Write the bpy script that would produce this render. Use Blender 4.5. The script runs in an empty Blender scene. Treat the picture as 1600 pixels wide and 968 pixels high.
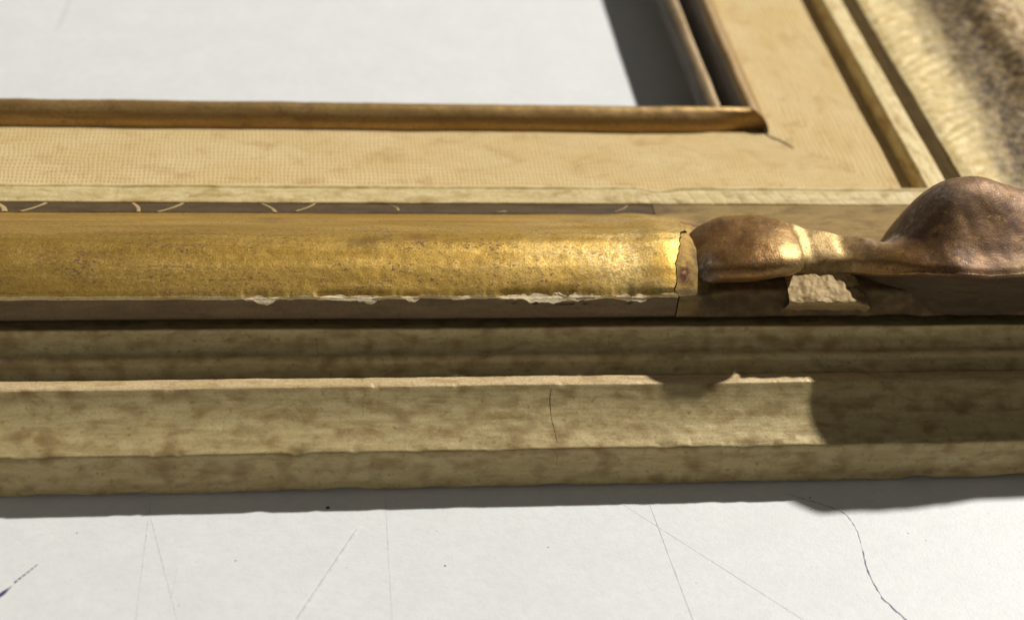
import bpy, math, random
import numpy as np
from mathutils import Matrix, Vector

random.seed(4)
rng = np.random.default_rng(4)
S = 0.00014                      # one modelling unit = 0.14 mm
sc = bpy.context.scene
col = sc.collection

# ------------------------------------------------------------------ camera
cam = bpy.data.cameras.new("camera")
camo = bpy.data.objects.new("camera", cam)
col.objects.link(camo)
R = Matrix(((0.9908731, -0.1090096, 0.0792931),
            (0.0050648, 0.6179289, 0.7862176),
            (-0.1347028, -0.7786403, 0.6128413)))      # world -> camera
C = Vector((-337.2077, -1683.8593, 1662.1298)) * S
camo.matrix_world = Matrix.Translation(C) @ R.transposed().to_4x4()
cam.sensor_width = 36.0
cam.lens = 36.0 * 2500 / 1600
cam.clip_start = 0.01
cam.clip_end = 20
cam.dof.use_dof = True
cam.dof.focus_distance = 2400 * S
cam.dof.aperture_fstop = 12.0
sc.camera = camo

# ------------------------------------------------------------------ light
w = bpy.data.worlds.new("World")
sc.world = w
w.use_nodes = True
bg = w.node_tree.nodes["Background"]
bg.inputs[0].default_value = (1.0, 0.965, 0.89, 1)
bg.inputs[1].default_value = 0.078

def area(name, loc, target, size, watts, colour, shape='DISK'):
    l = bpy.data.lights.new(name, 'AREA')
    l.shape = shape
    l.size = size
    l.energy = watts
    l.color = colour
    o = bpy.data.objects.new(name, l)
    col.objects.link(o)
    o.location = loc
    d = Vector(target) - Vector(loc)
    o.rotation_euler = d.to_track_quat('-Z', 'Y').to_euler()
    return o

LD = Vector((0.85, 0.745, 1.0)).normalized()
T0 = Vector((100, 250, 100)) * S
area("key_lamp", T0 + LD * 3.0, T0, 0.10, 125.0, (1.0, 0.975, 0.925))
area("left_fill", (-0.42, -0.36, 0.20), Vector((-150, 0, 40)) * S, 0.24, 0.26, (1.0, 0.96, 0.88), 'SQUARE')  # soft fill lamp added out of view at left to lift the shade

sc.view_settings.view_transform = 'Standard'
sc.view_settings.look = 'None'
sc.view_settings.exposure = 0.0
sc.view_settings.gamma = 1.0

# ------------------------------------------------------------------ noise
def _hash(ix, iy, seed):
    h = (ix.astype(np.int64) * 374761393 + iy.astype(np.int64) * 668265263 + seed * 1442695041) & 0xFFFFFFFF
    h = ((h ^ (h >> 13)) * 1274126177) & 0xFFFFFFFF
    h = h ^ (h >> 16)
    return (h & 0xFFFF) / 65535.0

def vn(x, y, seed=0):
    x = np.asarray(x, float); y = np.asarray(y, float)
    x, y = np.broadcast_arrays(x, y)
    ix = np.floor(x); iy = np.floor(y)
    fx = x - ix; fy = y - iy
    fx = fx * fx * (3 - 2 * fx); fy = fy * fy * (3 - 2 * fy)
    a = _hash(ix, iy, seed); b = _hash(ix + 1, iy, seed)
    c = _hash(ix, iy + 1, seed); d = _hash(ix + 1, iy + 1, seed)
    return (a + (b - a) * fx) * (1 - fy) + (c + (d - c) * fx) * fy - 0.5

def fbm(x, y, seed=0, n=3):
    t = 0; a = 1.0
    for k in range(n):
        t = t + a * vn(x * 2 ** k, y * 2 ** k, seed + k * 17)
        a *= 0.5
    return t

def sm(a, b, x):
    t = np.clip((x - a) / (b - a), 0, 1)
    return t * t * (3 - 2 * t)

# ------------------------------------------------------------------ materials
class NT:
    def __init__(s, name):
        s.m = bpy.data.materials.new(name)
        s.m.use_nodes = True
        s.t = s.m.node_tree
        s.p = s.t.nodes["Principled BSDF"]
        s._uv = None
    def n(s, typ, **k):
        q = s.t.nodes.new(typ)
        for a, b in k.items():
            setattr(q, a, b)
        return q
    def link(s, a, b):
        s.t.links.new(a, b)
    def uv(s, sx, sy, obj=False):
        """coordinates in modelling units: (along, across) of the rail, or object space"""
        if obj:
            tc = s.n('ShaderNodeTexCoord').outputs['Object']
            f = 1.0 / S
        else:
            tc = s.n('ShaderNodeUVMap', uv_map='rail').outputs[0]
            f = 1.0
        mp = s.n('ShaderNodeMapping')
        mp.inputs['Scale'].default_value = (sx * f, sy * f, sy * f)
        s.link(tc, mp.inputs[0])
        return mp.outputs[0]
    def noise(s, vec, detail=3, rough=0.55, dist=0.0, off=0):
        q = s.n('ShaderNodeTexNoise')
        q.inputs['Scale'].default_value = 1.0
        q.inputs['Detail'].default_value = detail
        q.inputs['Roughness'].default_value = rough
        q.inputs['Distortion'].default_value = dist
        if off:
            v = s.n('ShaderNodeVectorMath', operation='ADD')
            v.inputs[1].default_value = (off, off * 1.7, off * 0.6)
            s.link(vec, v.inputs[0]); vec = v.outputs[0]
        s.link(vec, q.inputs['Vector'])
        return q.outputs[0]
    def ramp(s, fac, *stops):
        q = s.n('ShaderNodeValToRGB')
        e = q.color_ramp.elements
        while len(e) < len(stops):
            e.new(0.5)
        for i, (p, c) in enumerate(stops):
            e[i].position = p
            if not isinstance(c, tuple):
                c = (c, c, c)
            e[i].color = (*c, 1)
        s.link(fac, q.inputs[0])
        return q.outputs[0]
    def mix(s, fac, a, b, mode='MIX'):
        q = s.n('ShaderNodeMix', data_type='RGBA', blend_type=mode)
        for sock, v in ((q.inputs[0], fac), (q.inputs[6], a), (q.inputs[7], b)):
            if isinstance(v, (int, float)):
                sock.default_value = v
            elif isinstance(v, tuple):
                sock.default_value = (*v, 1)
            else:
                s.link(v, sock)
        return q.outputs[2]
    def math(s, op, a, b=0.0):
        q = s.n('ShaderNodeMath', operation=op)
        for sock, v in ((q.inputs[0], a), (q.inputs[1], b)):
            if isinstance(v, (int, float)):
                sock.default_value = v
            else:
                s.link(v, sock)
        return q.outputs[0]
    def bump(s, h, dist, strength=1.0, prev=None):
        q = s.n('ShaderNodeBump')
        q.inputs['Strength'].default_value = strength
        q.inputs['Distance'].default_value = dist * S
        s.link(h, q.inputs['Height'])
        if prev is not None:
            s.link(prev, q.inputs['Normal'])
        return q.outputs[0]
    def out(s, colour=None, rough=None, metal=None, normal=None, spec=0.5):
        for name, v in (('Base Color', colour), ('Roughness', rough), ('Metallic', metal)):
            if v is None:
                continue
            if isinstance(v, tuple):
                s.p.inputs[name].default_value = (*v, 1)
            elif isinstance(v, (int, float)):
                s.p.inputs[name].default_value = v
            else:
                s.link(v, s.p.inputs[name])
        s.p.inputs['Specular IOR Level'].default_value = spec
        if normal is not None:
            s.link(normal, s.p.inputs['Normal'])
        return s.m

def mat_gilt(name, light, deep, speck, sx=0.012, sy=0.09, obj=False, metal=0.75, rough=(0.32, 0.52), speckness=0.62, streak=1.0, worn=False):
    t = NT(name)
    long_ = t.noise(t.uv(sx * 0.5, sy, obj), 4, 0.6)
    c = t.mix(t.ramp(long_, (0.32, 0.0), (0.66, 1.0)), deep, light)
    grain = t.noise(t.uv(0.16, 0.2, obj), 4, 0.7)
    c = t.mix(t.ramp(grain, (0.40, 0.75), (0.60, 0.0)), c, deep)
    sp = t.noise(t.uv(0.20, 0.26, obj), 3, 0.6, off=31)
    area_ = t.noise(t.uv(0.012, 0.03, obj), 3, 0.6, off=11)
    spm = t.ramp(t.math('ADD', sp, t.math('MULTIPLY', area_, 0.45)), (speckness + 0.20, 0.0), (speckness + 0.28, 0.9))
    c = t.mix(spm, c, speck)
    bl = t.noise(t.uv(sx, sy * 0.4, obj), 4, 0.6, off=71)
    c = t.mix(t.ramp(bl, (0.56, 0.0), (0.74, 0.55 * streak)), c, speck)
    if worn:
        ru = t.noise(t.uv(0.0035, 0.13), 4, 0.65, off=210)
        rg = t.noise(t.uv(0.14, 0.2), 3, 0.7, off=220)
        c = t.mix(t.math('MULTIPLY', t.ramp(ru, (0.56, 0.0), (0.66, 1.0)), t.ramp(rg, (0.42, 0.0), (0.58, 0.75))), c, (0.23, 0.12, 0.075))
        wr = t.noise(t.uv(0.010, 0.018), 4, 0.65, off=260)
        sx_ = t.n('ShaderNodeSeparateXYZ'); t.link(t.uv(1, 1), sx_.inputs[0])
        wl = t.n('ShaderNodeMapRange'); wl.inputs[1].default_value = -120; wl.inputs[2].default_value = 230
        t.link(sx_.outputs[0], wl.inputs[0])
        wm = t.math('MULTIPLY', t.ramp(wr, (0.42, 0.0), (0.60, 1.0)), t.ramp(rg, (0.45, 0.0), (0.56, 0.8)))
        c = t.mix(t.math('MULTIPLY', wm, wl.outputs[0]), c, (0.92, 0.74, 0.38))
    fine = t.noise(t.uv(0.40 if obj else 0.32, 0.40, obj), 2, 0.7, off=5)
    r = t.ramp(fine, (0.3, rough[0]), (0.7, rough[1]))
    m = t.mix(spm, (metal,) * 3, (0.1, 0.1, 0.1))
    nrm = t.bump(fine, 1.5, 0.38 if obj else 0.28)
    nrm = t.bump(t.noise(t.uv(0.02, 0.035, obj), 3, 0.5, off=9), 2.0, 0.4, nrm)
    if obj:
        at = t.n('ShaderNodeAttribute', attribute_name='gild').outputs['Fac']
        pa = t.n('ShaderNodeAttribute', attribute_name='shade_patina').outputs['Fac']
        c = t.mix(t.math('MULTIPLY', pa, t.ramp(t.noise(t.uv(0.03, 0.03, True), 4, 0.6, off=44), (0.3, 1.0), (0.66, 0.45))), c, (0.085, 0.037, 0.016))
        fl = t.noise(t.uv(0.07, 0.07, True), 4, 0.7, off=123)
        c = t.mix(t.ramp(fl, (0.58, 0.0), (0.68, 0.7)), c, (0.46, 0.28, 0.07))
        c = t.mix(at, c, t.mix(t.ramp(grain, (0.35, 0.0), (0.6, 1.0)), (0.30, 0.195, 0.075), (0.50, 0.35, 0.145)))
        du = t.n('ShaderNodeAttribute', attribute_name='dust').outputs['Fac']
        dn = t.noise(t.uv(0.09, 0.09, True), 5, 0.75, off=66)
        dm = t.math('MULTIPLY', du, t.ramp(dn, (0.30, 0.25), (0.62, 1.0)))
        c = t.mix(dm, c, t.mix(t.ramp(dn, (0.45, 0.0), (0.66, 1.0)), (0.13, 0.105, 0.085), (0.42, 0.37, 0.30)))
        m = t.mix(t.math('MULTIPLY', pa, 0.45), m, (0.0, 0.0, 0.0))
        r = t.mix(t.math('MULTIPLY', at, 0.6), r, (0.62, 0.62, 0.62))
        m = t.mix(dm, m, (0.0, 0.0, 0.0))
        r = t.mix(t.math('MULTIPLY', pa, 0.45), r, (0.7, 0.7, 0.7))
        r = t.mix(dm, r, (0.9, 0.9, 0.9))
    return t.out(c, r, m, nrm)

def mat_tan(name, light, mid, dark, blot=0.5, rough=0.55, metal=0.15, sx=0.010, sy=0.05, obj=False, fleck=None, attrs=False, spots=0, relief=1.0, spec=0.22):
    t = NT(name)
    long_ = t.noise(t.uv(sx, sy * 1.4, obj), 5, 0.62)
    c = t.mix(t.ramp(long_, (0.34, 0.0), (0.64, 1.0)), mid, light)
    bl = t.noise(t.uv(0.022, 0.05, obj), 4, 0.6, 0.4, off=13)
    c = t.mix(t.ramp(bl, (0.50, 0.0), (0.68, blot)), c, dark)
    b2 = t.noise(t.uv(0.007, 0.10, obj), 4, 0.65, off=40)
    c = t.mix(t.ramp(b2, (0.55, 0.0), (0.75, blot * (0.4 if spots else 0.8))), c, dark)
    if spots:
        s1 = t.noise(t.uv(0.030, 0.034, obj), 1, 0.4, 0.0, off=150)
        c = t.mix(t.ramp(s1, (0.50, 0.0), (0.76, spots)), c, dark)
        s2 = t.noise(t.uv(0.09, 0.09, obj), 2, 0.5, off=170)
        c = t.mix(t.ramp(s2, (0.60, 0.0), (0.78, spots)), c, dark)
    g = t.noise(t.uv(0.22, 0.28, obj), 3, 0.7, off=3)
    c = t.mix(t.ramp(g, (0.36, 0.35 * relief), (0.6, 0.0)), c, dark)
    if fleck:
        c = t.mix(t.ramp(t.noise(t.uv(0.16, 0.2, obj), 2, 0.6, off=23), (0.66, 0.0), (0.74, 0.7)), c, fleck)
    if attrs:
        bn = t.noise(t.uv(0.06, 0.06), 4, 0.65, off=77)
        bm = t.math('MULTIPLY', t.n('ShaderNodeAttribute', attribute_name='bole').outputs['Fac'], t.ramp(bn, (0.38, 0.0), (0.52, 1.0)))
        c = t.mix(bm, c, (0.15, 0.052, 0.034))
        gi = t.math('MULTIPLY', t.n('ShaderNodeAttribute', attribute_name='gilt').outputs['Fac'], t.ramp(t.noise(t.uv(0.05, 0.07), 5, 0.7, off=95), (0.34, 0.25), (0.56, 1.0)))
        c = t.mix(t.math('MULTIPLY', gi, t.math('SUBTRACT', 1.0, bm)), c, t.mix(t.ramp(g, (0.35, 0.0), (0.6, 1.0)), (0.40, 0.235, 0.05), (0.72, 0.48, 0.15)))
        metal = t.math('MULTIPLY', gi, 0.6)
        so = t.math('MULTIPLY', t.n('ShaderNodeAttribute', attribute_name='soil').outputs['Fac'], t.ramp(bn, (0.25, 0.35), (0.6, 0.9)))
        c = t.mix(so, c, (0.095, 0.062, 0.032))
    nrm = t.bump(g, 1.1, 0.45 * relief)
    nrm = t.bump(t.noise(t.uv(0.014, 0.09, obj), 3, 0.6, off=90), 2.0, 0.5 * relief, nrm)
    return t.out(c, t.ramp(g, (0.3, rough - 0.1), (0.7, rough + 0.1)), metal, nrm, spec)

M = {}
M['gold'] = mat_gilt('worn_gold_leaf', (0.86, 0.57, 0.165), (0.53, 0.315, 0.055), (0.16, 0.08, 0.04), sx=0.006, sy=0.03, metal=0.82, rough=(0.37, 0.56), worn=True)
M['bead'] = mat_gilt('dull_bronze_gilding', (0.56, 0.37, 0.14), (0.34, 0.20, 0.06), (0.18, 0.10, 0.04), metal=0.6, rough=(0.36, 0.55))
M['bronze'] = mat_gilt('rubbed_bronze_gilding', (0.47, 0.255, 0.075), (0.28, 0.135, 0.04), (0.085, 0.045, 0.03), sx=0.02, sy=0.03, obj=True, metal=0.68, rough=(0.31, 0.48), speckness=0.60, streak=0.8)
M['base'] = mat_tan('stained_bronze_paint', (0.58, 0.465, 0.235), (0.45, 0.345, 0.155), (0.21, 0.12, 0.038), blot=0.5, metal=0.12, spots=0.6, rough=0.42, relief=0.5)
M['ridge'] = mat_tan('lit_ridge', (0.74, 0.57, 0.33), (0.62, 0.46, 0.23), (0.32, 0.20, 0.08), blot=0.5, rough=0.45, metal=0.1)  # ridge top: extra brightness of the lit fillet put into its colour
M['riser'] = mat_tan('brown_bole', (0.25, 0.17, 0.09), (0.19, 0.125, 0.062), (0.10, 0.062, 0.031), blot=0.4, rough=0.65, metal=0.0)
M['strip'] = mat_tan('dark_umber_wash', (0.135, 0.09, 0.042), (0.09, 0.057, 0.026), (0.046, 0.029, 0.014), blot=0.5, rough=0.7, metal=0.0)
M['cream'] = mat_tan('ivory_gesso_wash', (0.82, 0.68, 0.37), (0.66, 0.505, 0.22), (0.40, 0.26, 0.08), blot=0.9, rough=0.55, metal=0.0, sx=0.02)
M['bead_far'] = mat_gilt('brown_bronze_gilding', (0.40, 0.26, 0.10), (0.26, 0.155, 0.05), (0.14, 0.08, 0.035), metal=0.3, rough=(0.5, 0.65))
M['strip_far'] = mat_tan('deep_umber', (0.115, 0.075, 0.028), (0.082, 0.052, 0.02), (0.045, 0.028, 0.012), blot=0.5, rough=0.85, spec=0.03, metal=0.0)  # darker version of the fillet colour for the side rail
M['edge'] = mat_tan('worn_gilt_edge', (0.90, 0.76, 0.42), (0.76, 0.58, 0.24), (0.40, 0.25, 0.08), blot=0.7, rough=0.45, metal=0.2)
M['sight'] = mat_tan('grey_brown_wash', (0.19, 0.165, 0.135), (0.13, 0.11, 0.09), (0.07, 0.055, 0.04), blot=0.4, rough=0.6, metal=0.0)
M['tanbead'] = mat_tan('dull_ochre_bronze', (0.66, 0.49, 0.29), (0.54, 0.38, 0.20), (0.3, 0.19, 0.09), blot=0.4, rough=0.5, metal=0.2)
M['plaster'] = mat_tan('tan_plaster', (0.37, 0.255, 0.095), (0.29, 0.185, 0.065), (0.13, 0.078, 0.034), blot=0.55, rough=0.78, metal=0.0, sx=0.02, attrs=True)
M['lump'] = mat_tan('cracked_plaster', (0.46, 0.33, 0.145), (0.37, 0.25, 0.10), (0.17, 0.10, 0.042), blot=0.6, rough=0.6, metal=0.1, sx=0.03, obj=True)
M['gesso'] = mat_tan('bare_white_gesso', (0.90, 0.77, 0.52), (0.78, 0.63, 0.38), (0.34, 0.20, 0.09), blot=0.7, rough=0.8, metal=0.0, sx=0.03, sy=0.25, obj=True)
M['dust'] = mat_tan('grey_dust', (0.42, 0.37, 0.29), (0.25, 0.21, 0.16), (0.10, 0.08, 0.06), rough=0.9, metal=0.0, obj=True)
M['scratch'] = mat_tan('bare_ochre', (0.62, 0.46, 0.23), (0.52, 0.37, 0.17), (0.3, 0.19, 0.08), rough=0.7, metal=0.0, obj=True)
M['bole'] = mat_tan('red_bole', (0.28, 0.10, 0.075), (0.23, 0.08, 0.06), (0.12, 0.045, 0.035), rough=0.6, metal=0.0, obj=True)

def mat_linen():
    t = NT('aged_linen')
    u = t.uv(1, 1)
    sep = t.n('ShaderNodeSeparateXYZ'); t.link(u, sep.inputs[0])
    wob = t.noise(t.uv(0.02, 0.02), 3, 0.6)
    def thread(o, per, k):
        ph = t.math('MULTIPLY', o, 2 * math.pi / per)
        ph = t.math('ADD', ph, t.math('MULTIPLY', wob, k))
        return t.math('MULTIPLY', t.math('ADD', t.math('SINE', ph), 1.0), 0.5)
    a = thread(sep.outputs[0], 7.2, 11.0)
    b = thread(sep.outputs[1], 10.5, 9.0)
    weave = t.math('MAXIMUM', a, b)
    slub = t.noise(t.uv(0.05, 0.45), 2, 0.6, off=4)
    c = t.mix(t.ramp(t.noise(t.uv(0.006, 0.012), 4, 0.6), (0.35, 0.0), (0.68, 1.0)), (0.67, 0.49, 0.225), (0.74, 0.57, 0.30))
    st = t.noise(t.uv(0.016, 0.022), 5, 0.62, 0.5, off=55)
    c = t.mix(t.ramp(st, (0.52, 0.0), (0.72, 0.7)), c, (0.50, 0.31, 0.12))
    sp = t.noise(t.uv(0.06, 0.07), 2, 0.5, off=88)
    c = t.mix(t.ramp(sp, (0.70, 0.0), (0.76, 0.55)), c, (0.38, 0.23, 0.09))
    c = t.mix(t.ramp(weave, (0.10, 0.55), (0.75, 0.0)), c, (0.42, 0.27, 0.10))
    nrm = t.bump(weave, 1.5, 0.6)
    nrm = t.bump(slub, 0.8, 0.4, nrm)
    return t.out(c, 0.9, 0.0, nrm, 0.2)
M['linen'] = mat_linen()

def mat_pale():
    """rubbed pale gilding of the right rail: ivory inside, sooty and brown further out"""
    t = NT('rubbed_pale_gilding')
    sep = t.n('ShaderNodeSeparateXYZ'); t.link(t.uv(1, 1), sep.inputs[0])
    sx = t.n('ShaderNodeSeparateXYZ'); t.link(t.uv(1, 1, True), sx.inputs[0])
    d = t.math('SUBTRACT', 1340.0, sx.outputs[0])
    wob = t.noise(t.uv(0.012, 0.03), 5, 0.65)
    lowering = t.math('MULTIPLY', t.math('MAXIMUM', t.math('SUBTRACT', 900.0, sep.outputs[0]), 0.0), 0.10)
    dd = t.math('SUBTRACT', t.math('ADD', d, t.math('MULTIPLY', t.math('SUBTRACT', wob, 0.5), 130.0)), lowering)
    c = t.mix(t.ramp(t.noise(t.uv(0.05, 0.02), 4, 0.6), (0.35, 0.0), (0.65, 1.0)), (0.66, 0.48, 0.19), (0.84, 0.68, 0.36))
    k = t.n('ShaderNodeMapRange'); k.inputs[1].default_value = 425; k.inputs[2].default_value = 350
    t.link(dd, k.inputs[0])
    soot = t.mix(t.ramp(t.noise(t.uv(0.07, 0.06), 5, 0.7, off=8), (0.4, 0.0), (0.62, 1.0)), (0.075, 0.05, 0.026), (0.31, 0.21, 0.09))
    c = t.mix(k.outputs[0], c, soot)
    k2 = t.n('ShaderNodeMapRange'); k2.inputs[1].default_value = 280; k2.inputs[2].default_value = 235
    t.link(dd, k2.inputs[0])
    br = t.mix(t.ramp(t.noise(t.uv(0.06, 0.05), 5, 0.7, off=28), (0.38, 0.0), (0.6, 1.0)), (0.30, 0.19, 0.085), (0.62, 0.45, 0.22))
    c = t.mix(k2.outputs[0], c, br)
    g = t.noise(t.uv(0.2, 0.2), 3, 0.7, off=3)
    nrm = t.bump(g, 1.6, 0.5)
    nrm = t.bump(t.noise(t.uv(0.06, 0.05), 4, 0.7, off=28), 4.0, 0.5, nrm)
    return t.out(c, t.ramp(g, (0.3, 0.45), (0.7, 0.65)), 0.08, nrm, 0.3)
M['pale'] = mat_pale()

def mat_paper():
    t = NT('white_card')
    c = t.mix(t.ramp(t.noise(t.uv(0.010, 0.012, True), 4, 0.6), (0.35, 0.0), (0.65, 1.0)), (0.765, 0.765, 0.745), (0.805, 0.805, 0.785))
    f = t.noise(t.uv(0.07, 0.09, True), 4, 0.7, off=4)
    c = t.mix(t.ramp(f, (0.36, 0.5), (0.58, 0.0)), c, (0.70, 0.71, 0.705))
    nrm = t.bump(f, 1.4, 0.28)
    nrm = t.bump(t.noise(t.uv(0.22, 0.26, True), 3, 0.7, off=7), 0.7, 0.35, nrm)
    return t.out(c, 0.5, 0.0, nrm, 0.35)
M['paper'] = mat_paper()

def mat_plain(name, c, rough=0.7):
    t = NT(name)
    v = t.noise(t.uv(0.1, 0.1, True), 3, 0.6)
    return t.out(t.mix(t.ramp(v, (0.35, 0.0), (0.65, 1.0)), c, tuple(x * 1.35 for x in c)), rough, 0.0)
M['ink'] = mat_plain('violet_ink', (0.045, 0.035, 0.12))
M['inkfaint'] = mat_plain('faded_violet_ink', (0.27, 0.24, 0.31))
M['inkdull'] = mat_plain('dull_violet_ink', (0.17, 0.115, 0.19))
M['line'] = mat_plain('grey_score', (0.57, 0.57, 0.55))
M['crease'] = mat_plain('white_crease', (0.56, 0.56, 0.55))
M['smudge'] = mat_plain('pale_smudge', (0.57, 0.575, 0.565))
M['grit'] = mat_plain('dark_grit', (0.06, 0.045, 0.035))

# ------------------------------------------------------------------ mesh helpers
def mesh_obj(name, V, F, mats, parent=None, uv=None, midx=None, smooth=True):
    me = bpy.data.meshes.new(name)
    V = np.asarray(V, np.float32) * S
    F = np.asarray(F, np.int32)
    me.vertices.add(len(V)); me.vertices.foreach_set('co', V.ravel())
    k = F.shape[1]
    me.loops.add(F.size); me.loops.foreach_set('vertex_index', F.ravel())
    me.polygons.add(len(F))
    me.polygons.foreach_set('loop_start', np.arange(0, F.size, k, dtype=np.int32))
    me.polygons.foreach_set('loop_total', np.full(len(F), k, np.int32))
    if midx is not None:
        me.polygons.foreach_set('material_index', np.asarray(midx, np.int32))
    me.polygons.foreach_set('use_smooth', np.full(len(F), smooth, bool))
    me.update(calc_edges=True)
    if uv is not None:
        l = me.uv_layers.new(name='rail')
        l.data.foreach_set('uv', np.asarray(uv, np.float32)[F.ravel()].ravel())
    for m in (mats if isinstance(mats, (list, tuple)) else [mats]):
        me.materials.append(m)
    me.validate()
    o = bpy.data.objects.new(name, me)
    col.objects.link(o)
    if parent:
        o.parent = parent
    return o

def grid_faces(n, m, off=0):
    i, j = np.meshgrid(np.arange(n - 1), np.arange(m - 1), indexing='ij')
    a = (i * m + j).ravel() + off
    return np.stack([a, a + m, a + m + 1, a + 1], 1)

def dense(pts, step=3.5):
    """resample a polyline (d, z); a point given as (d, z, 's') starts a smooth run (catmull-rom) to the next"""
    P = [np.array(p[:2], float) for p in pts]
    out = [P[0]]
    for i in range(len(P) - 1):
        a, b = P[i], P[i + 1]
        n = max(1, int(np.ceil(np.linalg.norm(b - a) / step)))
        smooth = len(pts[i]) > 2
        p0 = P[i - 1] if (i > 0 and len(pts[i - 1]) > 2) else 2 * a - b
        p3 = P[i + 2] if (i + 2 < len(P) and len(pts[i + 1]) > 2) else 2 * b - a
        for k in range(1, n + 1):
            t = k / n
            if smooth:
                out.append(0.5 * (2 * a + (b - p0) * t + (2 * p0 - 5 * a + 4 * b - p3) * t * t + (3 * a - p0 - 3 * b + p3) * t ** 3))
            else:
                out.append(a + (b - a) * t)
    return np.array(out)

XO = 1340.0                                   # outer corner of the frame

def columns(a, b, fine=(-830, 860), step=2.4, coarse=20):
    xs = [a]
    while xs[-1] < b:
        x = xs[-1]
        xs.append(x + (step if fine[0] < x < fine[1] else coarse))
    xs[-1] = b
    return np.array(xs)

def sweep(name, pts, mats, parent, rail, start=None, end=None, disp=None, fine=None, step=2.4, floor=50, pick=None, back=None):
    """run a profile (d across, z up) along a rail. rail 'near': s = x, mitred at x = XO - d; rail 'far': s = y, mitred at y = d.
    The strip is closed underneath (down to 'floor') and at both ends, so that it is a solid length of moulding."""
    P = dense(pts)
    n_top = len(P)
    tail = np.array(back if back is not None else [(P[-1, 0], floor), (P[0, 0], floor)], float)
    P = np.vstack([P, tail, P[:1]])
    d, z = P[:, 0], P[:, 1]
    if rail == 'near':
        s0 = (np.full(len(d), -1300.0) if start is None else start(d))
        s1 = (XO - d) if end is None else end(d)
        base = columns(-1300 if start is None else float(np.min(s0)), float(np.max(s1)), fine or (-830, 860), step)
    else:
        s0 = d.copy()
        s1 = np.full(len(d), 2700.0)
        base = columns(float(np.min(s0)), 2700.0, fine or (150, 1750), step)
    u = (base - base[0]) / (base[-1] - base[0])
    s = s0[None, :] + (s1 - s0)[None, :] * u[:, None]
    D = np.broadcast_to(d, s.shape).copy(); Z = np.broadcast_to(z, s.shape).copy()
    j = np.broadcast_to(np.arange(len(d)), s.shape)
    if disp:
        dd, dz = disp(s, D, Z)
        topm = (j < n_top) | (j == len(d) - 1)
        D = D + np.where(topm, dd, 0); Z = Z + np.where(topm, dz, 0)
    V = np.stack([s, D, Z], -1) if rail == 'near' else np.stack([XO - D, s, Z], -1)
    n, m = s.shape
    F = grid_faces(n, m)
    midx = None
    if pick:
        jj = np.tile(np.arange(m - 1), n - 1)
        midx = pick(P[jj, 0], P[jj, 1], jj < n_top - 1)
    # end caps as quads between opposite sides of the ring are left to fans of degenerate-free triangles
    arc = np.r_[0, np.cumsum(np.hypot(np.diff(d), np.diff(z)))]
    o = mesh_obj(name, V.reshape(-1, 3), F, mats, parent, np.stack([s, np.broadcast_to(arc, s.shape)], -1).reshape(-1, 2), midx)
    return o

# ------------------------------------------------------------------ tabletop
tx = np.array([-6000., 6000.]); 
V = [(-4500, -3000, 0), (5000, -3000, 0), (5000, 6500, 0), (-4500, 6500, 0), (-4500, -3000, -90), (5000, -3000, -90), (5000, 6500, -90), (-4500, 6500, -90)]
F = [(0, 1, 2, 3), (7, 6, 5, 4), (0, 4, 5, 1), (1, 5, 6, 2), (2, 6, 7, 3), (3, 7, 4, 0)]
table = mesh_obj('tabletop', V, F, M['paper'], smooth=False)
table['kind'] = 'structure'
table['label'] = 'white card tabletop with pen marks and score lines'

def ribbon(name, pts, width, mat, parent, z=0.35, height=0.0, label=None, taper=True, jit=0.0):
    """a thin line of ink, or a low ridge, lying on the table"""
    P = np.array(pts, float)
    seg = np.r_[0, np.cumsum(np.linalg.norm(np.diff(P, axis=0), axis=1))]
    n = max(6, int(seg[-1] / 5))
    t = np.linspace(0, seg[-1], n)
    X = np.interp(t, seg, P[:, 0]); Y = np.interp(t, seg, P[:, 1])
    if len(P) > 2:
        k = np.ones(5) / 5
        X[2:-2] = np.convolve(X, k, 'valid'); Y[2:-2] = np.convolve(Y, k, 'valid')
    X = X + jit * rng.standard_normal(n); Y = Y + jit * rng.standard_normal(n)
    T = np.gradient(np.stack([X, Y], 1), axis=0); T /= np.linalg.norm(T, axis=1)[:, None]
    N = np.stack([-T[:, 1], T[:, 0]], 1)
    wd = np.full(n, width) if not callable(width) else width(t / seg[-1])
    if taper:
        wd = wd * np.clip(np.minimum(t, seg[-1] - t) / 12, 0.15, 1)
    A = np.stack([X, Y], 1)
    L = A + N * wd[:, None] / 2; Rr = A - N * wd[:, None] / 2
    zz = np.full(n, z)
    V = np.concatenate([np.c_[L, zz * 0.2], np.c_[A, zz + height], np.c_[Rr, zz * 0.2]])
    i = np.arange(n - 1)
    F = np.concatenate([np.stack([i, i + n, i + n + 1, i + 1], 1), np.stack([i + n, i + 2 * n, i + 2 * n + 1, i + n + 1], 1)])
    o = mesh_obj(name, V, F, mat, parent)
    if label:
        o['label'] = label
    return o

# ------------------------------------------------------------------ the frame
frame = bpy.data.objects.new('picture_frame', None)
col.objects.link(frame)
frame.empty_display_size = 0.02
frame['label'] = 'antique gilded picture frame with linen liner and chipped corner ornament lying on white card'
frame['category'] = 'picture frame'

near = bpy.data.objects.new('bottom_rail', None); col.objects.link(near); near.parent = frame
far = bpy.data.objects.new('side_rail', None); col.objects.link(far); far.parent = frame

CHIPS_BOTTOM = [(-560, 26, 3.5), (-268, 34, 6), (-330, 18, 3), (-395, 14, 2.5), (45, 30, 5), (140, 16, 3), (330, 40, 3), (610, 30, 9), (770, 40, 7), (-40, 22, 3), (-690, 30, 3)]

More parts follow.
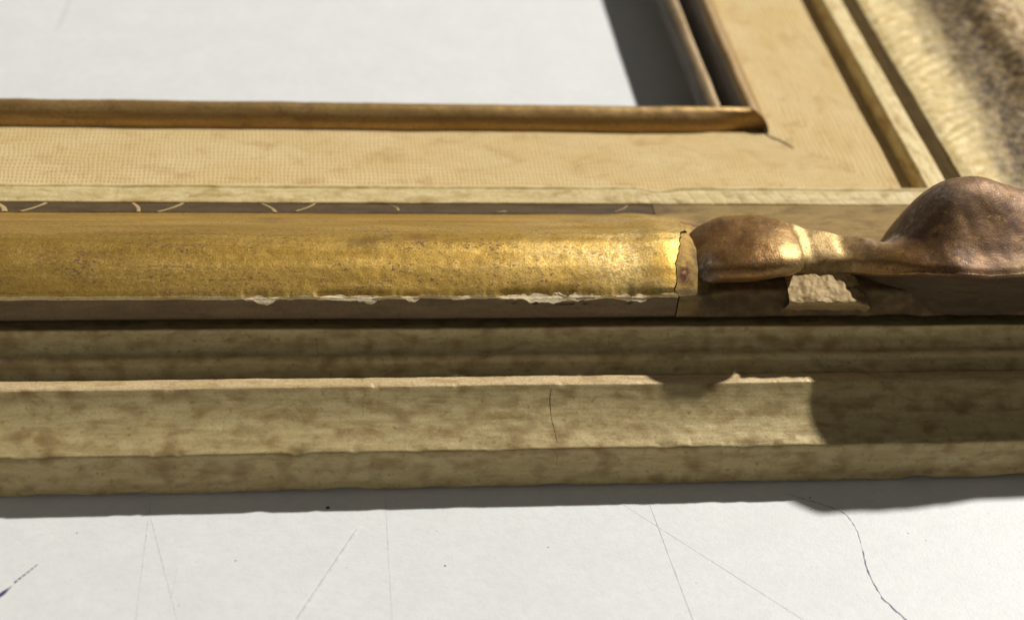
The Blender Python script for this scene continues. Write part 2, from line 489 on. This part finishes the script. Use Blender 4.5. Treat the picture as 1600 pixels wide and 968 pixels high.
def d_base(s, D, Z):
    dz = 1.4 * fbm(s * 0.006, D * 0.01, 3) + 0.8 * fbm(s * 0.03, D * 0.05, 5)
    dd = 1.6 * fbm(s * 0.004, Z * 0.004, 9) + 0.5 * fbm(s * 0.05, Z * 0.06, 11)
    # sharp arrises are nicked
    rid = np.exp(-((D - 106) ** 2 + (Z - 112) ** 2) / 30.0)
    dz = dz - rid * np.clip(fbm(s * 0.05, s * 0 + 3, 21) * 3 - 0.6, 0, 1.5)
    ed = np.exp(-((D - 13) ** 2 + (Z - 68) ** 2) / 40.0)
    dz = dz - ed * np.clip(fbm(s * 0.03, s * 0 + 8, 23) * 6 - 0.5, 0, 4)
    low = np.clip((14 - Z) / 12, 0, 1) * (D < 40)
    rag = np.clip(fbm(s * 0.02, s * 0, 31) * 5, 0, 4)
    for (x, wd, h) in CHIPS_BOTTOM:
        rag = rag + h * np.clip(1 - ((s - x) / wd) ** 2, 0, 1)
    dz = dz + low * rag
    return dd, dz

P_BASE = [(3, 2.5), (0, 5), (4, 30), (11, 64), (12.8, 68, 's'), (34, 73.5, 's'), (58, 82, 's'), (80, 93.5, 's'), (95, 104, 's'), (101.5, 109.5), (104.5, 112),
          (108, 112.4), (126, 111), (129, 109), (131, 108, 's'), (140, 112.5, 's'), (147, 120.5), (149.5, 126), (153, 129.5, 's'), (163, 132.5, 's'), (173, 142, 's'), (178.5, 153, 's'), (180.5, 160), (183, 160.5),
          (187, 157.5), (204, 152), (228, 148)]
def pick_base(d, z, top):
    return np.where((d > 103) & (d < 127.5) & (z > 110.4) & top, 1, 0)
sweep('base_moulding', P_BASE, [M['base'], M['ridge']], near, 'near', disp=d_base, pick=pick_base, back=[(230, 146), (230, 2.5)])
sweep('base_moulding', P_BASE, [M['base'], M['ridge']], far, 'far', disp=d_base, back=[(230, 146), (230, 2.5)], step=8)

# top of the gilded moulding
def gz(d):
    t = (d - 199) / 293.0
    return 206.5 - 54 * t + 4 * 10 * t * (1 - t)

GOLD = np.array([(199, 206.8), (206, 211), (222, 219.6), (240, 228.4), (248, 231.2), (284, 239.2), (292, 240.2), (318, 237), (350, 226), (400, 203.5), (445, 179), (480, 159), (492, 152.6)])
def swell(d):
    z = np.interp(np.ravel(d), GOLD[:, 0], GOLD[:, 1]).reshape(np.shape(d))
    return z - gz(np.asarray(d, float)) - 1.6
P_GILT_SKIRT = [(228, 150), (213, 154.5), (204, 160), (200.5, 164), (198.5, 167), (199, 185), (199, 199), (198.2, 203), (199, 206), (202.5, 208.4)] + [(d, gz(d) + 1.6) for d in np.linspace(212, 485, 60)]
GS = np.convolve(np.interp(np.arange(160, 520), GOLD[:, 0], GOLD[:, 1]), np.ones(9) / 9, 'same')
P_GILT = [(a, b) for a, b in P_GILT_SKIRT[:10]] + [(float(a), float(np.interp(a, np.arange(160, 520), GS))) for a in np.linspace(209, 482, 62)] + [(487, 155.6), (491, 153.2)]
P_FAR = [(a, b) for a, b in P_GILT_SKIRT[:10]] + [(float(a), float(np.interp(a, [199, 240, 300, 380, 440, 480, 492], [208, 204, 188, 169, 161, 156, 153]))) for a in np.linspace(208, 485, 60)] + [(491, 153.2)]
P_GROUND = P_GILT_SKIRT + [(495, 154), (508, 153.4), (521, 152.6), (523, 150.4)]

CRX = np.array([199, 205, 245, 275, 354, 408, 492]); CRY = np.array([243, 238, 240, 251, 281, 288, 268])
def crack_x(d):
    d = np.clip(d, 199, 492)
    return np.interp(d, CRX, CRY) + 7 * vn(d * 0.035, d * 0, 77) + 3 * vn(d * 0.13, d * 0, 78)

# lengths of front edge where the gilding has flaked off: (x0, x1, depth)
FLAKES = [(-415, -355, 7), (-304, -193, 7), (-182, -150, 4), (-108, -72, 4), (-38, 128, 11), (140, 205, 13)]
def d_gilt(s, D, Z):
    dz = 2.0 * fbm(s * 0.004, D * 0.012, 41) + 0.7 * fbm(s * 0.02, D * 0.05, 43) + 0.35 * fbm(s * 0.09, D * 0.1, 45)
    dd = np.zeros_like(dz)
    edge = np.exp(-((D - 199) ** 2) / 60.0) * (Z > 197)
    rough = 0.35 + 0.65 * sm(-470, -400, s)
    dd = dd + edge * rough * np.clip(fbm(s * 0.05, s * 0, 51) * 3 + 0.5, 0, 2.5)
    dz = dz - edge * rough * np.clip(fbm(s * 0.07, s * 0, 53) * 3, 0, 2)
    for (a, b, h) in FLAKES:
        q = np.clip(1 - np.abs((s - (a + b) / 2) / ((b - a) / 2)) ** 3, 0, 1) * (0.75 + 0.9 * vn(s * 0.09, s * 0, 61))
        e2 = np.exp(-(np.clip(D - 199, 0, None) / (h * 0.9)) ** 2) * (Z > 193)
        dz = dz - e2 * q * h * 0.45
    # slight swelling before the crack
    dz = dz + 3 * np.exp(-((s - 225) / 30.0) ** 2) * (Z > 150) * (D > 206)
    riser = (Z < 197) & (D < 211)
    dd = dd + riser * (1.0 * fbm(s * 0.01, Z * 0.1, 71) + 0.5 * fbm(s * 0.06, Z * 0.2, 73))
    return dd, dz
def pick_gilt(d, z, top):
    return np.where((((z < 202) & (d < 211)) | ((z < 158) & (d < 229.5))) | ~top, 1, np.where((d < 200.5) & (z > 202) & (z < 207), 2, 0))
sweep('gilt_moulding', P_GILT, [M['gold'], M['riser'], M['edge']], near, 'near', end=lambda d: crack_x(d) - 0.8, disp=d_gilt, pick=pick_gilt, step=1.8, back=[(491, 60), (230, 60)])

# plaster ground under the ornament, right of the crack
def d_ground(s, D, Z):
    top = sm(150, 180, Z + 0 * D)
    dz = top * (1 - 0.7 * sm(440, 500, D)) * (3.0 * fbm(s * 0.02, D * 0.02, 81) + 1.0 * fbm(s * 0.08, D * 0.08, 83)) + swell(D) * (1 - sm(262, 335, s)) * (D > 203) * (Z > 150) * (D < 490)
    dd = (2.5 + 4.5 * sm(280, 320, s)) * fbm(s * 0.02, Z * 0.035, 85) * (D < 222)
    k = (D < 290) * sm(275, 300, s)
    dd = dd + k * sm(168, 206, Z) * 13 * (1 - sm(199, 290, D))
    dz = dz - k * 4 * np.exp(-((D - 199) / 25.0) ** 2) * sm(180, 204, Z)
    return dd, dz
gr = sweep('plaster_ground', P_GROUND, [M['plaster'], M['plaster'], M['plaster']], near, 'near', start=lambda d: crack_x(d) + 0.8, disp=d_ground, pick=pick_gilt, step=2.2, back=[(523, 60), (230, 60)])

co = np.empty(len(gr.data.vertices) * 3, np.float32); gr.data.vertices.foreach_get('co', co); co = co.reshape(-1, 3) / S
def attr(o, name, vals):
    at = o.data.attributes.new(name, 'FLOAT', 'POINT')
    at.data.foreach_set('value', np.asarray(vals, np.float32).ravel())
gx, gy = co[:, 0], co[:, 1]
attr(gr, 'bole', np.clip(np.exp(-((gx - 257) / 11) ** 2 - ((gy - 228) / 17) ** 2) * 1.5 + np.exp(-((gx - 300) / 30) ** 2 - ((gy - 425) / 14) ** 2) * 1.2, 0, 1))
attr(gr, 'gilt', np.clip(sm(330, 275, gx) * sm(205, 212, gy) * sm(480, 440, gy), 0, 1))
attr(gr, 'soil', np.clip(sm(262, 284, gx) * sm(340, 250, gy) + 0.2 * sm(300, 262, gx) * sm(470, 400, gy) + 0.9 * sm(380, 256, gx) * sm(485, 496, gy), 0, 1))

# right rail: the same moulding, pale and finger-combed
def d_pale(s, D, Z):
    inner = sm(330, 420, D) * (Z > 150)
    ph = s / 27.0 * 2 * math.pi + 0.00020 * (D - 300) ** 2 + 9.0 * fbm(s * 0.012, D * 0.008, 91) 
    rip = np.abs(np.sin(ph * 0.5)) 
    dz = 2.4 * rip * sm(260, 400, D) * (1 - sm(470, 488, D)) + 3.0 * fbm(s * 0.02, D * 0.02, 93) * sm(176, 200, D)
    dz = dz + (1 - sm(280, 360, D)) * (7 * fbm(s * 0.03, D * 0.03, 95) + 14 * sm(330, 220, D)) * sm(176, 196, D)
    return np.zeros_like(dz), dz
sweep('gilt_moulding', P_FAR, [M['pale'], M['riser'], M['pale']], far, 'far', disp=d_pale, pick=pick_gilt, step=2.6, back=[(491, 60), (230, 60)])['label'] = 'pale rubbed moulding with finger-combed ripples'

def d_soft(amp, seed):
    def f(s, D, Z):
        return amp * 0.6 * fbm(s * 0.006, s * 0, seed), amp * (fbm(s * 0.008, D * 0.02, seed + 1) + 0.4 * fbm(s * 0.05, D * 0.06, seed + 2))
    return f
P_STRIP = [(492, 152.4), (494, 153.6), (508, 152.6), (521, 151.6), (523, 150.4)]
P_LIP = [(523.4, 149), (524, 152.5), (530, 153.6), (548, 156.2), (557, 157.4), (559.5, 156.2), (561, 157.6), (564, 159.4), (567, 158.8), (569.5, 156.5), (571.5, 150), (573, 140), (574.5, 122)]
P_LIN = [(573.6, 121), (574.2, 124), (577, 125.2), (690, 125.2), (797, 126.6), (800, 124)]
P_BEAD = [(796.5, 124), (797, 128), (800, 139, 's'), (807, 150, 's'), (818, 158.5, 's'), (828, 161.5, 's'), (834, 159.5), (838, 154), (839, 148)]
P_SIGHT = [(839, 149), (841, 138, 's'), (845, 124, 's'), (852, 115, 's'), (860, 112), (863, 117, 's'), (871, 122, 's'), (880, 119, 's'), (886, 111), (889, 109), (896, 103), (897, 92), (893, 88)]
def d_lip(s, D, Z):
    a, b = d_soft(1.6, 101)(s, D, Z)
    dip = np.exp(-((s - 285) / 26.0) ** 2)
    b = b - dip * 4.5 * (D > 553) * (D < 575)
    a = a - dip * 6 * (D > 553) * (D < 575)
    cross = np.abs(np.sin(s / 24 * math.pi + 0.02 * D + 5 * fbm(s * 0.01, D * 0.01, 105)))
    b = b - 0.9 * (1 - cross) ** 6 * sm(60, 200, s) * (D < 556)
    return a, b
def d_bead(s, D, Z):
    a, b = d_soft(1.8, 131)(s, D, Z)
    k = sm(-150, -5, s - (XO - D))
    return a + k * np.clip(824 - D, 0, 30) * 0.75, b - k * 3 * (D < 830)
for rail, par in (('near', near), ('far', far)):
    st = 2.6 if rail == 'near' else 4
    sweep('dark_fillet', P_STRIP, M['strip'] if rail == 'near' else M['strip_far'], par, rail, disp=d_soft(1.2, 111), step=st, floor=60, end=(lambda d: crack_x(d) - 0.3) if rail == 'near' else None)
    sweep('inner_lip', P_LIP, M['cream'], par, rail, disp=d_lip, step=st, back=[(574.5, 60), (523.4, 60)])
    sweep('linen_liner', P_LIN, M['linen'], par, rail, disp=d_soft(1.2, 121), step=6, floor=92)
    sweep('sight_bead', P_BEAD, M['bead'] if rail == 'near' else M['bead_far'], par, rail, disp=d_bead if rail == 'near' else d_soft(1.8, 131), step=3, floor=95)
    sweep('sight_edge', P_SIGHT, [M['sight'], M['tanbead']], par, rail, disp=d_soft(1.4, 141), step=4, back=[(800.5, 88.5), (800.5, 94)],
          pick=lambda d, z, top: np.where((d > 861) & (d < 886) & top, 1, 0))
# ------------------------------------------------------------------ bare gesso where the gilding flaked off
def flake(a, b, h, seed):
    n = max(14, int((b - a) / 1.3)); m = 12
    u = np.linspace(0, 1, n); v = np.linspace(0, 1, m)
    x = a + (b - a) * u
    env = np.clip(1 - np.abs(2 * u - 1) ** 3, 0.02, 1)
    env = env * np.clip(0.9 + 0.6 * vn(x * 0.08, x * 0, seed + 3), 0.3, 1.2)
    up = env * (h * (0.6 + 1.1 * vn(x * 0.07, x * 0, seed) + 0.35 * vn(x * 0.4, x * 0, seed + 4)) + 1)
    dn = env * (8 + 8 * vn(x * 0.045, x * 0, seed + 1) + 3 * vn(x * 0.22, x * 0, seed + 2))
    V = np.zeros((n, m, 3))
    for j, t in enumerate(v):
        q = t * 2 - 1                                  # -1 down the riser .. 0 edge .. 1 on the top
        yy = np.where(q > 0, 199.5 + q * up, 199.5 + q * dn * 0.8)
        zz = np.where(q > 0, 205.6 - 0.25 * h * env * (1 - q) + q * (0.44 * up - 1.6), 206.2 - 0.2 * h * env + q * dn * 0.55)
        relief = 0.9 * vn(x * 0.05, x * 0 + j * 0.5, seed + 5) + 0.9 * np.round(vn(x * 0.02, x * 0 + j * 0.8, seed + 6) * 1.6) + 0.25 * vn(x * 0.3, x * 0 + j * 0.8, seed + 7)
        inset = 1.0 - (abs(q) > 0.9) * 1.8
        V[:, j, 0] = x + 1.2 * vn(x * 0.2, x * 0 + j, seed + 9)
        V[:, j, 1] = yy - (0.6 + relief) * (0.9 if q < 0.2 else 0.3) * inset
        V[:, j, 2] = zz + (0.3 + 0.8 * relief) * (0.9 if q > -0.2 else 0.2) * inset
    return mesh_obj('gesso_chip', V.reshape(-1, 3), grid_faces(n, m), M['gesso'], near, smooth=False)
for i, (a, b, h) in enumerate(FLAKES):
    flake(a, b, h, 200 + 20 * i)

# thin ochre scratches across the dark fillet, in pairs
def patch(name, quad, mat, parent, n=8):
    """thin raised sliver between two edge polylines given at both ends"""
    (a, b), (c, d) = [[np.array(p, float) for p in e] for e in quad]
    u = np.linspace(0, 1, n)[:, None]
    L = a + (b - a) * u; Rr = c + (d - c) * u
    bend = np.sin(u * math.pi) * np.array([4, 0, 0])
    mid = (L + Rr) / 2 + bend + np.array([0, 0, 0.8])
    V = np.concatenate([L + bend, mid, Rr + bend])
    i = np.arange(n - 1)
    F = np.concatenate([np.stack([i, i + n, i + n + 1, i + 1], 1), np.stack([i + n, i + 2 * n, i + 2 * n + 1, i + n + 1], 1)])
    return mesh_obj(name, V, F[:, ::-1], mat, parent)
def mark(x0, x1, wid, d0=493.5, d1=521):
    z0, z1 = np.interp([d0, d1], [493.5, 521], [154.0, 152.2])
    patch('scratch_mark', (((x0, d0, z0), (x1, d1, z1)), ((x0 + wid, d0, z0), (x1 + wid * 0.8, d1, z1))), M['scratch'], near)
for a in ((-800, -816, 9), (-776, -738, 8), (-590, -600, 7), (-560, -520, 7), (-370, -392, 6), (-338, -306, 6, 497, 521), (-168, -180, 4, 500, 518),
          (-10, 6, 12, 496, 499), (196, 222, 3, 498, 519)):
    mark(*a)

# ------------------------------------------------------------------ corner ornament
def point_attr(o, name, vals):
    at = o.data.attributes.new(name, 'FLOAT', 'POINT')
    at.data.foreach_set('value', np.asarray(vals, np.float32).ravel())

def ornament():
    xs = np.arange(425, 1130, 2.6)
    m = 120
    kx = [425, 441, 500, 530, 556, 600, 662, 745, 870, 900, 1130]
    yf = np.interp(xs, kx, [245, 245, 244, 240, 212, 178, 148, 150, 156, 158, 158])
    zf = np.interp(xs, kx, [219, 219, 220, 224, 243, 268, 284, 284, 280, 268, 268])
    k = np.ones(15) / 15
    yf[7:-7] = np.convolve(yf, k, 'valid'); zf[7:-7] = np.convolve(zf, k, 'valid')
    yf = yf + 2 * vn(xs * 0.04, xs * 0, 301) + 1.0 * vn(xs * 0.15, xs * 0, 302)
    yb = np.interp(xs, [425, 470, 540, 590, 640, 720, 1130], [395, 368, 328, 316, 400, 450, 470])
    yb[9:-9] = np.convolve(yb, np.ones(19) / 19, 'valid')
    v = np.linspace(0, 1, m) ** 1.15
    X = np.repeat(xs[:, None], m, 1)
    Y = yf[:, None] + (yb - yf)[:, None] * v[None, :]
    ground = gz(np.clip(Y, 199, 492)) - 6
    prof = np.clip(1 - v[None, :] ** 3.6, 0, 1)
    crest = np.interp(xs, [425, 441, 500, 560, 620, 1130], [40, 42, 36, 24, 8, 4])[:, None] * np.sin(np.clip(v * 1.12, 0, 1) * math.pi)[None, :]
    Z = ground + (zf[:, None] - gz(np.clip(yf, 199, 400))[:, None] + 6) * prof + crest
    # the neck of the leaf: a gently domed strap behind the rounded tip
    q = Y - yf[:, None]
    zs = zf[:, None] + 9 * (1 - np.exp(-q / 7.0)) + np.interp(xs, [425, 500, 560, 620], [29, 25, 14, 8])[:, None] * (1 - np.exp(-q / 65.0))
    zs = ground + (zs - ground) * (1 - sm(0.60, 1.0, v)[None, :])
    k_ = sm(610, 540, X)
    Z = Z * (1 - k_) + zs * k_
    # the hump of the scroll
    hx = np.where(X < 712, np.exp(-np.abs((X - 712) / 92) ** 3.2), np.exp(-np.abs((X - 712) / 95) ** 2.0))
    hx = np.where(X < 712, hx, 0.66 + 0.34 * np.exp(-((X - 712) / 75) ** 2)) * sm(1120, 960, X)
    hy = np.exp(-np.abs((Y - 318) / np.where(Y < 318, 98, 75)) ** 2.2)
    Z = Z + 80 * hx * hy
    Z = Z - 12 * np.exp(-((X - 585) / 36.0) ** 2 - ((Y - 275) / 45.0) ** 2)
    Z = Z + 3.0 * np.exp(-((X - 449) / 8.0) ** 2) * np.clip(1.1 - v, 0, 1) - 1.5 * np.exp(-((X - 466) / 8.0) ** 2)
    Z = Z + 4.5 * fbm(X * 0.014, Y * 0.014, 311) + 1.0 * fbm(X * 0.07, Y * 0.07, 312)
    roll = np.exp(-((Y - yf[:, None]) / 7.0) ** 2)
    Z = Z - 5 * roll
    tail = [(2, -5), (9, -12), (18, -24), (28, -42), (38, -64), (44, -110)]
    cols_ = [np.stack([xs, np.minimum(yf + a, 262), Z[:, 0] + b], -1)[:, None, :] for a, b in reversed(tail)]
    V = np.concatenate(cols_ + [np.stack([X, Y, Z], -1)], 1)
    for e_, q_ in ((0, 6), (-1, -6)):
        V[e_] = V[e_].mean(0) * [1, 1, 1]
        V[e_, :, 2] -= 14
    n, mm = V.shape[:2]
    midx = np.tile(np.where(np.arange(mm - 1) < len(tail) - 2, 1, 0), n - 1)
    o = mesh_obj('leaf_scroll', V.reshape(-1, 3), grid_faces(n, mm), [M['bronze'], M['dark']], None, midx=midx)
    XX, YY = V[..., 0], V[..., 1]
    dust = np.clip(1.15 * np.exp(-((XX - 592) / 40.0) ** 2 - ((YY - 290) / 34.0) ** 2) + 0.6 * np.exp(-((XX - 645) / 40.0) ** 2 - ((YY - 300) / 40.0) ** 2), 0, 1)
    gild = np.clip(sm(600, 470, XX) * sm(400, 300, YY) + 0.7 * sm(690, 780, XX) * sm(185, 160, YY), 0, 1) * 0.9
    point_attr(o, 'dust', dust); point_attr(o, 'gild', gild); point_attr(o, 'shade_patina', sm(570, 650, XX) * 0.9)  # hump darkened in colour to stand for the weaker light on it
    return o
M['dark'] = mat_tan('shade_and_crack_brown', (0.12, 0.08, 0.04), (0.085, 0.055, 0.026), (0.045, 0.029, 0.015), rough=0.6, metal=0.0, obj=True)  # shade under the scroll's overhang put into colour; also fills the mitre crack
orn = bpy.data.objects.new('corner_ornament', None); col.objects.link(orn); orn.parent = frame
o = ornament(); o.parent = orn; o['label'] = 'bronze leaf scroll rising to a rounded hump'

def tip():
    n, m = 130, 110
    th = np.linspace(0, math.pi, n)[:, None]           # along x
    ph = np.linspace(0, 2 * math.pi, m)[None, :]
    t = (1 - np.cos(th)) / 2                           # 0 left .. 1 right
    X = 270 + 172 * t
    w_ = np.where(t < 0.5, np.sin(th) ** 0.40 * (0.92 + 0.08 * t * 2), np.sin(th) ** 0.32)
    cy = 286 - 6 * t; cz = 230 + 5 * t - 30 * (1 - t) ** 4
    ry = 84
    cp, sp = np.cos(ph), np.sin(ph)
    e = 0.66
    cp = np.sign(cp) * np.abs(cp) ** e; sp = np.sign(sp) * np.abs(sp) ** e
    Y = cy + ry * w_ * cp * (1 - 0.38 * np.clip(-sp, 0, 1))
    Z = cz + np.where(sp > 0, 32, 38) * w_ * sp
    Z = Z - 0.10 * (Y - cy)
    Z = Z + 4 * fbm(X * 0.015, Y * 0.015, 323) + 1.6 * fbm(X * 0.03, Y * 0.03, 321) + 0.5 * fbm(X * 0.12, Y * 0.12, 322)
    Y = Y + 5 * fbm(X * 0.012, Z * 0.02, 325)
    X = X + 5 * fbm(Y * 0.012, Z * 0.02, 327) + 0 * Y
    V = np.stack([X, Y, Z], -1)
    o = mesh_obj('leaf_tip', V.reshape(-1, 3), grid_faces(n, m)[:, ::-1], M['bronze'], orn)
    point_attr(o, 'shade_patina', 0.5 * sm(370, 290, X) + 0 * Z)
    point_attr(o, 'gild', 0.75 * sm(360, 430, X) * sm(330, 240, Y) + 0 * Z)
    point_attr(o, 'dust', np.clip(sm(315, 285, X) * sm(290, 230, Y) * 0.8, 0, 1) + 0 * Z)


def tube(name, pts, rad, mat, parent, seed=0):
    P = np.array(pts, float); seg = np.r_[0, np.cumsum(np.linalg.norm(np.diff(P, axis=0), axis=1))]
    n = int(seg[-1] / 2.5); t = np.linspace(0, seg[-1], n)
    Q = np.stack([np.interp(t, seg, P[:, i]) for i in range(3)], 1)
    kk = np.ones(9) / 9
    for i in range(3):
        Q[4:-4, i] = np.convolve(Q[:, i], kk, 'valid')
    T = np.gradient(Q, axis=0); T /= np.linalg.norm(T, axis=1)[:, None]
    A = np.cross(T, [1, 0, 0.2]); A /= np.linalg.norm(A, axis=1)[:, None]; B = np.cross(T, A)
    m = 18; ph = np.linspace(0, 2 * math.pi, m)
    r = rad * np.clip(np.minimum(t, seg[-1] - t) / (rad * 1.5), 0.05, 1) ** 0.5 * (1 + 0.3 * vn(t * 0.06, t * 0, seed))
    V = Q[:, None, :] + r[:, None, None] * (np.cos(ph)[None, :, None] * A[:, None, :] + np.sin(ph)[None, :, None] * B[:, None, :])
    return mesh_obj(name, V.reshape(-1, 3), grid_faces(n, m), mat, parent)
tip()
def lump():
    n, m = 70, 44
    x = np.linspace(418, 545, n)[:, None]; v = np.linspace(0, 1, m)[None, :]
    u = (x - 481.5) / 63.5
    env = np.clip(1 - np.abs(u) ** 4, 0, 1)
    x = 478 + 66 * u * (0.90 + 0.10 * v) + 3 * vn(v * 6, v * 0 + u, 341)
    Y = 246 - 63 * sm(0, 0.82, v) + 20 * np.clip((v - 0.8) / 0.2, 0, 1) ** 1.4 + 3 * fbm(x * 0.05, v * 3, 331)
    Z = 214.5 - 15 * v ** 1.3 - np.where(u < 0, 1, 9) * np.abs(u) ** 6 + 3.0 * fbm(x * 0.06, v * 4, 333) + 2.0 * fbm(x * 0.16, v * 12, 335)
    crackl = np.exp(-((v - 0.42 - 0.12 * vn(x * 0.04, x * 0, 339)) / 0.035) ** 2)
    Z = Z - 3.5 * crackl * sm(-0.2, 0.0, vn(x * 0.05, x * 0, 337)) - 26 * np.clip((v - 0.76) / 0.24, 0, 1) ** 1.5
    V = np.stack([x + 0 * v, Y, Z], -1)
    return mesh_obj('plaster_lump', V.reshape(-1, 3), grid_faces(n, m)[:, ::-1], M['lump'], orn)
lump()

PB = dense(P_BASE, 3.0); PBa = np.r_[0, np.cumsum(np.linalg.norm(np.diff(PB, axis=0), axis=1))]
for k, (x, a0, a1) in enumerate(((42, 105, 200), (47, 38, 104), (-238, 118, 190), (-300, 225, 262))):
    a = np.linspace(a0, a1, max(8, int((a1 - a0) / 5)))
    pd = np.interp(a, PBa, PB[:, 0]); pz = np.interp(a, PBa, PB[:, 1])
    px = x + 9 * vn(a * 0.04, a * 0, 400 + k) + 3 * vn(a * 0.15, a * 0, 420 + k)
    tube('hairline_crack', np.stack([px, pd + 0.1, pz - 0.1], 1), 0.28, M['riser'], near, 30 + k)
mc = tube('mitre_crack', [(523.2, 835.3, 128.0), (526.4, 806.6, 127.5), (541.8, 783.0, 127.0), (561.7, 768.4, 126.6), (577.9, 744.9, 126.3)], 1.5, M['dark'], near, 9)

# ------------------------------------------------------------------ marks on the tabletop
ribbon('ink_mark', [(-735, -190), (-715, -165)], lambda t: 9 - 6 * t, M['ink'], table, label='short violet pen stroke at the left')
for k in range(6):
    x, y = -713 + k * 4.6, -160 + k * 5.6
    ribbon('ink_mark', [(x, y), (x + 3.5, y + 4.5)], 2.6 - 0.25 * k, M['ink'], table, taper=False)
pen = [(395, -22), (440, -44), (475, -64), (484, -95), (482, -130), (476, -180), (481, -229), (505, -275), (530, -310)]
ribbon('ink_line', pen[:5], lambda t: 2.0 * (0.12 + 1.3 * np.clip(vn(t * 34, t * 0, 3) + 0.5, 0, 1)), M['inkfaint'], table, jit=0.35, label='faded violet pen line wandering out from under the frame')
ribbon('ink_line', pen[4:], lambda t: 2.9 * (0.06 + 1.2 * np.clip(vn(t * 22, t * 0, 4) + 0.5, 0, 1)), M['inkdull'], table, jit=0.5)
for pts, wd, h, mt in (([(-339, -245), (-246, -68)], 4.2, 2.0, 'crease'), ([(-548, -260), (-543, -5)], 1.5, 0.0, 'line'), ([(-487, -260), (-543, -33)], 1.6, 0.0, 'line'),
                       ([(-209, -270), (-207, -10)], 1.3, 0.0, 'line'), ([(206, -290), (182, -30)], 2.2, 0.25, 'line'), ([(370, -280), (143, -38)], 1.4, 0.0, 'line'),
                       ([(-505, -220), (-497, -130)], 1.2, 0.0, 'line')):
    ribbon('score_line', pts, wd, M[mt], table, height=h)
for x, y, r in ((-291, -31.7, 2.6), (-130, -150, 1.3), (20, -120, 0.8), (-640, -70, 0.8), (-420, -130, 0.9), (560, -110, 0.7)):
    ribbon('speck', [(x - r, y), (x + r, y + r * 0.4)], 2 * r, M['grit'], table, taper=False)
for k in range(22):
    x, y = rng.uniform(-780, 720), -30 - 220 * rng.uniform(0, 1)
    r = 0.5 + 0.9 * rng.uniform() ** 2
    ribbon('speck', [(x - r, y), (x + r, y + r * rng.uniform(-0.8, 0.8))], 1.6 * r, M['grit'] if k % 7 == 0 else M['line'], table, taper=False)
ribbon('smudge', [(-812, 1520), (-818, 1440), (-826, 1370)], 10, M['smudge'], table)
